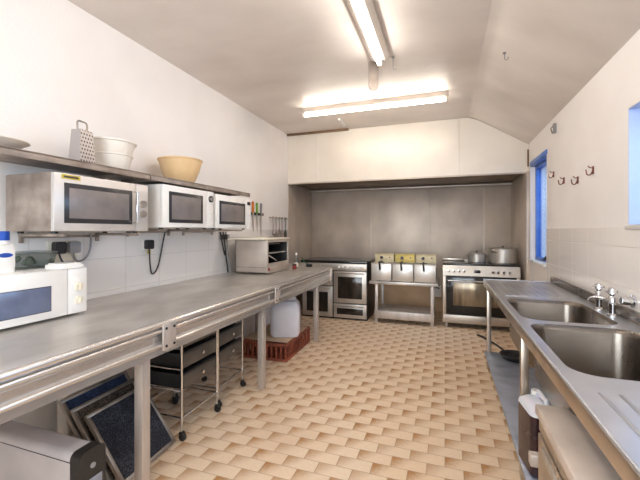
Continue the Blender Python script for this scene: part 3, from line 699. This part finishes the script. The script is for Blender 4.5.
rings = [[bm.verts.new((x, y, z)) for x, y in rrect(-r, r, -r*.92, r*.92, r*.35)] for z, r in R]
for A, B in zip(rings, rings[1:]):
    for k in range(len(A)): bm.faces.new((A[k], A[(k+1) % len(A)], B[(k+1) % len(A)], B[k]))
bm.faces.new(rings[0][::-1]); bm.faces.new(rings[-1])
m.build('container_body', M['cloud_pl'], jc)
MB().tube([(-.09, 0, .38), (-.08, 0, .425), (.02, 0, .43), (.05, 0, .385)], .015, 10).build('handle', M['cloud_pl'], jc)
MB().cyl((.085, .05, .385), (.085, .05, .435), .032, 20).build('cap', M['white_pl'], jc)

# ------------------------------------------------------------------ cooking range
def cooker_knob(m, x, y, z, r=.02, d=.03): m.lathe([(r, 0), (r*.92, -d), (0, -d-.002)], (x, y, z), 18, 'y')
ck = thing('range_cooker', 'stainless range cooker with black sides by the end of the worktop', 'cooker', (-2.24, 5.45, 0))
W = 1.10; D = .66
MB().box(0, W, .03, D, .0, .885, .004).build('body', M['black'], ck)
MB().box(-.005, W+.005, -.005, D+.005, .885, .925, .006).build('hob_top', M['bglass'], ck)
rg = MB()
for x, y, r in ((.18, .18, .09), (.18, .47, .07), (.5, .18, .07), (.5, .47, .09), (.85, .18, .1), (.85, .47, .08)): rg.lathe([(r-.004, .0005), (r-.004, .002), (r, .002), (r, .0005)], (x, y, .9245), 32)
rg.build('hob_ring', M['grey_pl'], ck)
MB().box(0, W, -.012, .03, .775, .884, .004).build('control_panel', M['steel'], ck)
for x in (.08, .17, .26, .35, .66, .73, .80, .87, 1.02):
    k = MB(); cooker_knob(k, x, -.012, .83); k.build('knob', M['white_pl'], ck)
def oven_door(par, x0, x1, z0, z1, wf, handle=True):
    d = MB().box(x0, x1, -.012, .03, z0, z1, .005).build('oven_door', M['steel'], par)
    MB().box(x0+wf, x1-wf, -.015, .0, z0+wf, z1-wf*1.25, .002).build('window', M['ovenglass'], d)
    if handle:
        h = MB().cyl((x0+.03, -.045, z1-.028), (x1-.03, -.045, z1-.028), .009, 10)
        for x in (x0+.05, x1-.05): h.cyl((x, -.012, z1-.028), (x, -.045, z1-.028), .006, 8)
        h.build('handle', M['chrome'], d)
oven_door(ck, .03, .545, .53, .765, .05)
oven_door(ck, .03, .545, .03, .515, .075)
oven_door(ck, .565, 1.095, .265, .765, .07)
oven_door(ck, .565, 1.095, .03, .25, .055)

# fryer table
ft = thing('fryer_table', 'steel table with lower shelf carrying the three fryers', 'table', (-1.10, 5.42, 0))
TW_, TD = 1.005, .62
MB().box(0, TW_, 0, TD, .59, .635, .004).build('table_top', M['steel'], ft)
MB().box(.10, TW_-.06, .03, TD-.03, .165, .185, .003).box(.08, TW_-.055, .012, .04, .07, .186, .003).build('shelf', M['leg_steel'], ft)
for x in (.085, TW_-.105):
    for y in (.02, TD-.06): MB().box(x, x+.045, y, y+.045, 0, .59, .003).build('leg', M['leg_steel'], ft)
FG = 'fryers on the steel table'
def fryer(x, lab, pan):
    t = thing('table_fryer', lab, 'fryer', (x, 5.45, .635), 0, FG)
    fw = .308
    MB().box(0, fw, .0, .42, .008, .262, .005).build('tank', M['tank'], t)
    MB().box(-.004, fw+.004, -.004, .30, .262, .272, .003).build('tank_lid', M['steel'], t)
    hd = MB().prism([(.30, .262), (.42, .262), (.42, .40), (.33, .40), (.30, .37)], 'x', .004, fw-.004).build('control_head', M[pan], t)
    MB().box(.006, fw-.006, .294, .302, .285, .372, .002).build('face_panel', M[pan], hd)
    k = MB(); cooker_knob(k, fw*.36, .296, .34, .026, .022); k.build('knob', M['syrup'], hd)
    k = MB(); cooker_knob(k, fw*.78, .296, .345, .012, .014); k.build('indicator_lamp', M['red'], hd)
    MB().tube([(fw*.42, .26, .285), (fw*.42, .02, .30), (fw*.42, -.03, .285), (fw*.45, -.055, .22), (fw*.46, -.06, .175)], [.008, .008, .01, .014, .012], 10).build('basket_handle', M['black'], t)
    MB().box(fw*.42-.05, fw*.42+.05, .12, .135, .27, .282, .002).build('handle_clip', M['mwdark'], t)
    for fx in (.03, fw-.03):
        for fy in (.03, .39): MB().cyl((fx, fy, 0), (fx, fy, .01), .014, 10).build('foot', M['black'], t)
fryer(-1.072, 'steel table fryer with cream control head next to the black-sided cooker', 'fry_cream')
fryer(-.752, 'steel table fryer with yellowed control head between the other two', 'fry_yellow')
fryer(-.432, 'steel table fryer with cream control head next to the wide oven', 'fry_cream')
cb = thing('black_cables', 'loose black cables hanging on wall beneath the fryer table', 'cable', (-.45, 6.50, .45))
MB().tube(bez((-.62, -.02, .10), (-.3, -.02, -.15), (-.35, -.03, .25), (-.2, -.02, .28), 16), .009, 8).build('cable', M['black'], cb)
MB().tube(bez((-.02, -.02, .30), (.05, -.04, .10), (.2, -.04, .02), (.36, -.02, -.04), 16), .012, 8).build('cable', M['black'], cb)
MB().tube(bez((.10, -.02, .25), (.15, -.03, .12), (.3, -.03, .15), (.36, -.02, .0), 16), .010, 8).build('cable', M['black'], cb)
tag(MB().box(-.07, .07, -.05, 0, -.10, .10, .006).build('junction_box', M['white_pl'], None, (-.13, YB-.001, .36)), 'pale junction box on wall behind the fryer table', 'junction box')

# wide range oven
ra = thing('range_cooker', 'wide stainless range cooker with glass hob and two pots on it', 'cooker', (-.03, 5.5, 0))
W = 1.0; D = .62
MB().box(0, W, .03, D, .19, .905, .004).build('body', M['side_steel'], ra)
MB().box(0, W, .0, D, .905, .93, .004).build('hob_top', M['bglass'], ra)
MB().box(.0, .32, D-.03, D, .93, .965, .003).box(.0, W, D-.02, D, .925, .95, .003).build('back_upstand', M['range_steel'], ra)
MB().prism([(-.02, .76), (.03, .76), (.03, .93), (.01, .93)], 'x', 0, W).build('control_panel', M['range_steel'], ra)
for x in (.075, .145, .215, .285, .66, .73, .80, .87):
    k = MB(); cooker_knob(k, x, -.012, .825, .022, .028); k.build('knob', M['chrome'], ra)
MB().box(.42, .50, -.0165, -.005, .805, .845, .002).build('display', M['bglass'], ra)
d = MB().box(.005, W-.005, -.012, .03, .2, .752, .004).build('oven_door', M['bglass'], ra)
for x in (0, W-.045): MB().box(x, x+.045, -.015, .03, .195, .755, .003).build('door_trim', M['range_steel'], d)
MB().box(.14, W-.14, -.0155, .0, .33, .66, .002).build('window', M['ovenw'], d)
h = MB().cyl((.07, -.055, .69), (W-.07, -.055, .69), .013, 12)
for x in (.1, W-.1): h.cyl((x, -.01, .69), (x, -.055, .69), .009, 8)
h.build('handle', M['chrome'], d)
MB().box(0, W, -.01, .03, .075, .192, .004).build('storage_drawer', M['range_steel'], ra)
MB().box(.03, W-.03, .05, D-.03, .06, .19, .003).build('plinth', M['black'], ra)
for x in (.05, W-.05):
    for y in (.06, D-.08): MB().cyl((x, y, 0), (x, y, .09), .022, 12).build('foot', M['leg_steel'], ra)
hb = MB()
for x, y, r in ((.2, .18, .1), (.2, .44, .08), (.8, .16, .1), (.5, .15, .09)): hb.lathe([(r-.005, .0), (r-.005, .0015), (r, .0015), (r, 0)], (x, y, .93), 32)
hb.build('hob_ring', M['grey_pl'], ra)
def pot(label, loc, r, h, lid, rz):
    t = thing('cooking_pot', label, 'pot', loc, rz)
    MB().lathe([(0, 0), (r-.01, 0), (r, .01), (r, h-.004), (r+.005, h), (r, h+.002), (r-.006, h-.002), (r-.006, .012), (0, .008)], seg=40).build('pot_body', M['steel'], t)
    MB().lathe([(r+.006, h+.001), (r+.004, h+.008), (r*.6, h+.016+.06*lid), (.0, h+.02+.07*lid)], seg=40).build('lid', M['steel'], t)
    MB().cyl((0, 0, h+.018+.06*lid), (0, 0, h+.04+.06*lid), .014, 16).build('lid_knob', M['black'], t)
    for s in (-1, 1):
        MB().tube([(s*(r-.002), -.045, h*.78), (s*(r+.028), -.04, h*.8), (s*(r+.034), 0, h*.81), (s*(r+.028), .04, h*.8), (s*(r-.002), .045, h*.78)], .007, 8).build('handle', M['chrome'], t)
pot('small steel pot with lid and side handles on the wide range', (.452, 5.86, .93), .125, .125, .1, .3)
pot('large steel stockpot with lid on the wide range', (.805, 5.86, .93), .185, .205, .05, .8)

# ------------------------------------------------------------------ sink unit
sk = thing('sink_unit', 'long stainless double bowl sink unit along the window wall', 'sink', (0, 0, 0))
SX0, SX1, SY0, SY1, SZ = .39, 1.035, .25, 4.22, .88
bowls = [(.440, .925, 2.385, 3.09), (.440, .935, 1.53, 2.31)]
m = MB(); bm = m.bm
def loop(P, z): return [bm.verts.new((x, y, z)) for x, y in P]
outer = loop([(SX0, SY0), (SX1, SY0), (SX1, SY1), (SX0, SY1)], SZ)
edges = [bm.edges.new((outer[k], outer[(k+1) % 4])) for k in range(4)]
for b_ in bowls:
    l = loop(rrect(*b_, .10, 8), SZ); edges += [bm.edges.new((l[k], l[(k+1) % len(l)])) for k in range(len(l))]
bmesh.ops.triangle_fill(bm, edges=edges, use_beauty=True)
m.build('top', M['sink_steel'], sk)
for b_ in bowls:
    m = MB(); bm = m.bm; x0, x1, y0, y1 = b_
    rings = []
    for off, z, r in ((0, SZ, .10), (.006, SZ-.008, .10), (.012, SZ-.03, .095), (.02, SZ-.27, .09), (.035, SZ-.30, .08), (.07, SZ-.31, .06)):
        rings.append(loop(rrect(x0+off, x1-off, y0+off, y1-off, r, 8), z))
    for A, B in zip(rings, rings[1:]):
        for k in range(len(A)): bm.faces.new((A[k], A[(k+1) % len(A)], B[(k+1) % len(A)], B[k]))
    bm.faces.new(rings[-1])
    bo = m.build('bowl', M['bowl'], sk)
    MB().lathe([(0, .002), (.03, .002), (.042, .004), (.045, .0), (0, 0)], ((x0+x1)/2, (y0+y1)/2, SZ-.309), 24).build('waste_outlet', M['chrome'], bo)
for ya, yb in ((3.22, 4.12), (.35, 1.38)):
    rb = MB()
    for k in range(9):
        x = .47+.055*k; rb.box(x-.006, x+.006, ya, yb, SZ-.001, SZ+.003, .0015)
    rb.box(.46, .92, ya-.012, ya, SZ-.001, SZ+.002, .001)
    rb.build('drainer_ribs', M['sink_steel'], sk)
fl = MB().tube([(SX0+.006, SY0, SZ), (SX0+.006, SY1-.006, SZ), (SX1, SY1-.006, SZ)], .006, 8); fl.build('rolled_edge', M['sink_steel'], sk)
MB().prism([(SX1-.03, SZ-.002), (SX1+.012, SZ-.002), (SX1+.012, SZ+.055), (SX1-.014, SZ+.055), (SX1-.02, SZ+.05), (SX1-.02, SZ+.008)], 'y', SY0, SY1).build('upstand', M['bowl'], sk)
for x in (SX0+.012, SX1-.055):
    for y in (.35, 2.28, 4.0): MB().box(x, x+.04, y-.02, y+.02, 0, SZ-.05, .003).build('leg', M['skirt'], sk)
MB().box(SX0-.01, SX1-.02, 1.95, 4.02, .150, .168, .003).build('lower_shelf', M['bluegrey'], sk)
MB().cyl((SX0+.005, .35, .159), (SX0+.005, 1.96, .159), .017, 12).build('rail', M['leg_steel'], sk)
# apron below front edge around the bowls
MB().box(SX0, SX0+.012, SY0, SY1, SZ-.062, SZ-.003, .003).box(SX0+.012, SX1, SY1-.012, SY1, SZ-.062, SZ-.003, .003).build('front_apron', M['skirt'], sk)

tp = thing('mixer_tap', 'chrome bridge mixer tap standing on the back of sink unit', 'tap', (.968, 2.76, SZ))
m = MB()
for y in (-.10, .10):
    m.lathe([(0, 0), (.03, 0), (.03, .006), (.018, .014), (.016, .05), (.019, .06), (.019, .115), (.014, .122), (0, .124)], (0, y, 0), 24)
m.cyl((0, -.10, .085), (0, .10, .085), .014, 16)
m.build('tap_body', M['chrome'], tp)
for y in (-.10, .10):
    h = MB().lathe([(.012, .12), (.016, .13), (.024, .135), (.022, .165), (.014, .172), (0, .173)], (0, y, 0), 18)
    h.cyl((-.035, y, .15), (.03, y, .15), .007, 8).cyl((0, y-.034, .15), (0, y+.034, .15), .007, 8)
    h.build('handle', M['chrome'], tp)
MB().tube([(0, .0, .085), (-.02, .0, .092), (-.05, .02, .09), (-.072, .035, .078), (-.075, .037, .062)], [.013, .013, .012, .011, .011], 12).build('spout', M['chrome'], tp)
pp = thing('pipe_stub', 'chrome pipe stub with dark open end beside the mixer tap', 'pipe', (1.05, 2.60, .985))
MB().lathe([(.0, 0), (.038, 0), (.038, -.006), (.024, -.01), (.024, -.06), (.018, -.06), (.018, -.02), (0, -.02)], seg=24, axis='x').build('pipe', M['chrome'], pp)
MB().lathe([(0, -.058), (.0178, -.058), (.0178, -.05), (0, -.05)], seg=20, axis='x').build('opening', M['black'], pp)
# pan on the lower shelf
fp = thing('frying_pan', 'black frying pan on the lower shelf of sink unit', 'pan', (.64, 3.86, .168), 0)
MB().lathe([(0, 0), (.105, 0), (.115, .008), (.14, .045), (.135, .046), (.108, .014), (0, .008)], seg=36).build('pan_body', M['black'], fp)
MB().tube([(-.085, .10, .04), (-.14, .18, .065), (-.25, .36, .085), (-.30, .44, .085)], [.010, .010, .013, .011], 10).build('handle', M['black'], fp)
# jerrycan between the legs
jr = thing('syrup_canister', 'translucent white jerrycan of dark liquid under the sink', 'canister', (.50, 2.20, .0), .15)
def ringed(m, R, rad):
    rings = [[m.bm.verts.new((x, y, z)) for x, y in rrect(-sx, sx, -sy, sy, rad)] for z, sx, sy in R]
    for A, B in zip(rings, rings[1:]):
        for k in range(len(A)): m.bm.faces.new((A[k], A[(k+1) % len(A)], B[(k+1) % len(A)], B[k]))
    m.bm.faces.new(rings[0][::-1]); m.bm.faces.new(rings[-1]); return m
ZB = .168
jr.location = (.475, 2.135, .168)
ringed(MB(), [(0, .075, .095), (.012, .085, .105), (.305, .085, .105)], .03).build('liquid_part', M['syrup'], jr)
ringed(MB(), [(.305, .086, .106), (.322, .083, .103), (.34, .065, .085), (.35, .05, .07)], .03).build('clear_shoulder', M['cloud_pl'], jr)
MB().tube([(-.0, -.07, .335), (-.0, -.06, .375), (.0, .03, .378), (.0, .05, .345)], .014, 10).build('handle', M['cloud_pl'], jr)
MB().cyl((.0, .075, .33), (0, .075, .372), .022, 16).build('cap', M['white_pl'], jr)
MB().box(-.02, .075, -.1085, -.104, .05, .22, .001).build('paper_label', M['cream_pl'], jr)
# counter-height cabinet machine below the drainer
gw = thing('undercounter_dishwasher', 'stainless undercounter dishwasher below the near drainer of sink', 'dishwasher', (.345, .75, 0))
MB().box(0, .60, 0, .91, .66, .70, .006).build('lid', M['lid_steel'], gw)
MB().box(.025, .585, .01, .90, .06, .665, .004).build('body', M['skirt'], gw)
dd = MB().box(.005, .025, .03, .88, .12, .60, .004).build('door', M['skirt'], gw)
MB().box(-.004, .006, .10, .80, .555, .585, .003).build('handle', M['steel'], dd)
MB().box(.008, .025, .03, .88, .61, .66, .003).build('control_strip', M['skirt'], gw)
for x in (.06, .55):
    for y in (.05, .86): MB().cyl((x, y, 0), (x, y, .062), .02, 12).build('foot', M['black'], gw)
cbar = tag(MB().box(0, .50, -.02, .02, -.05, 0, .004).build('steel_crossbar', M['leg_steel'], None, (.345, 1.76, .44)), 'pale steel crossbar between jerrycan and undercounter dishwasher', 'bar')

# wall hooks and a small cord switch
def whook(y, z, lab):
    t = thing('wall_hook', lab, 'hook', (XR, y, z), 0, 'red hooks on the window wall')
    MB().box(-.008, 0, -.012, .012, -.03, .03, .002).build('back_plate', M['rusty'], t)
    MB().tube([(-.006, 0, .0), (-.012, 0, -.02)]+arc((-.03, -.02), .016, 0, -PI, 8, 'xz')+[(-.047, 0, -.008), (-.05, 0, .006)], .0045, 8).build('hook', M['rusty'], t)
    MB().tube([(-.006, 0, .018), (-.025, 0, .02), (-.036, 0, .034)], .004, 8).build('prong', M['rusty'], t)
whook(4.27, 1.985, 'rusty red wall hook nearest the blue window')
whook(3.93, 1.875, 'rusty red wall hook, second from the blue window')
whook(3.56, 1.83, 'rusty red wall hook, third from the blue window')
whook(3.23, 1.86, 'rusty red wall hook set furthest from the blue window')
cs = thing('cord_bracket', 'small dark bracket high on the window wall by the ceiling', 'bracket', (XR, 4.2, 2.44))
MB().box(-.025, 0, -.02, .02, -.05, .05, .004).build('back_plate', M['grey_pl'], cs)
MB().tube([(-.02, 0, .03), (-.045, 0, .0), (-.03, 0, -.05)], .007, 8).build('hook', M['side_steel'], cs)

# ------------------------------------------------------------------ daylight, plus added fill from behind the camera
wd = bpy.data.worlds.new('sky'); scene.world = wd; wd.use_nodes = True
nt = wd.node_tree; nt.nodes.clear()
o = nt.nodes.new('ShaderNodeOutputWorld'); bg = nt.nodes.new('ShaderNodeBackground')
bg.inputs[0].default_value = (.16, .42, 1., 1); bg.inputs[1].default_value = .42
nt.links.new(bg.outputs[0], o.inputs[0])
def area(name, loc, rot, sx, sy, e, col):
    l = bpy.data.lights.new(name, 'AREA'); l.shape = 'RECTANGLE'; l.size = sx; l.size_y = sy; l.energy = e; l.color = col
    ob = bpy.data.objects.new(name, l); COL.objects.link(ob); ob.location = loc; ob.rotation_euler = rot; return ob
area('window_daylight', (XR+1.0, (W2[0]+W2[1])/2, 2.15), (0, PI/2+math.radians(-14), 0), 1.4, 2.4, 34, (.62, .78, 1.))
area('window_daylight', (XR+1.2, 4.6, 3.1), (0, PI/2-.85, -.25), 1.2, 1.0, 36, (.6, .78, 1.))

area('window_daylight', (-.7, YF-.35, 1.6), (PI/2, 0, 0), 2.3, 1.4, 66, (1., .98, .96))  # fill lamp outside the added window, lighting the room from behind the camera

# ------------------------------------------------------------------ camera
cam = bpy.data.cameras.new('camera'); co = bpy.data.objects.new('camera', cam); COL.objects.link(co)
co.location = (0, 0, 1.4); co.rotation_euler = (PI/2, 0, math.atan(125/357.))
cam.sensor_width = 36; cam.lens = 36*357/640; cam.shift_y = -9/640; cam.clip_start = .02
scene.camera = co
vs = scene.view_settings; vs.view_transform = 'Standard'; vs.look = 'None'; vs.gamma = 1; vs.use_curve_mapping = False
vs.exposure = 1.28
scene.cycles.use_denoising = True
scene.cycles.max_bounces = 10; scene.cycles.diffuse_bounces = 6
scene.cycles.sample_clamp_indirect = 8
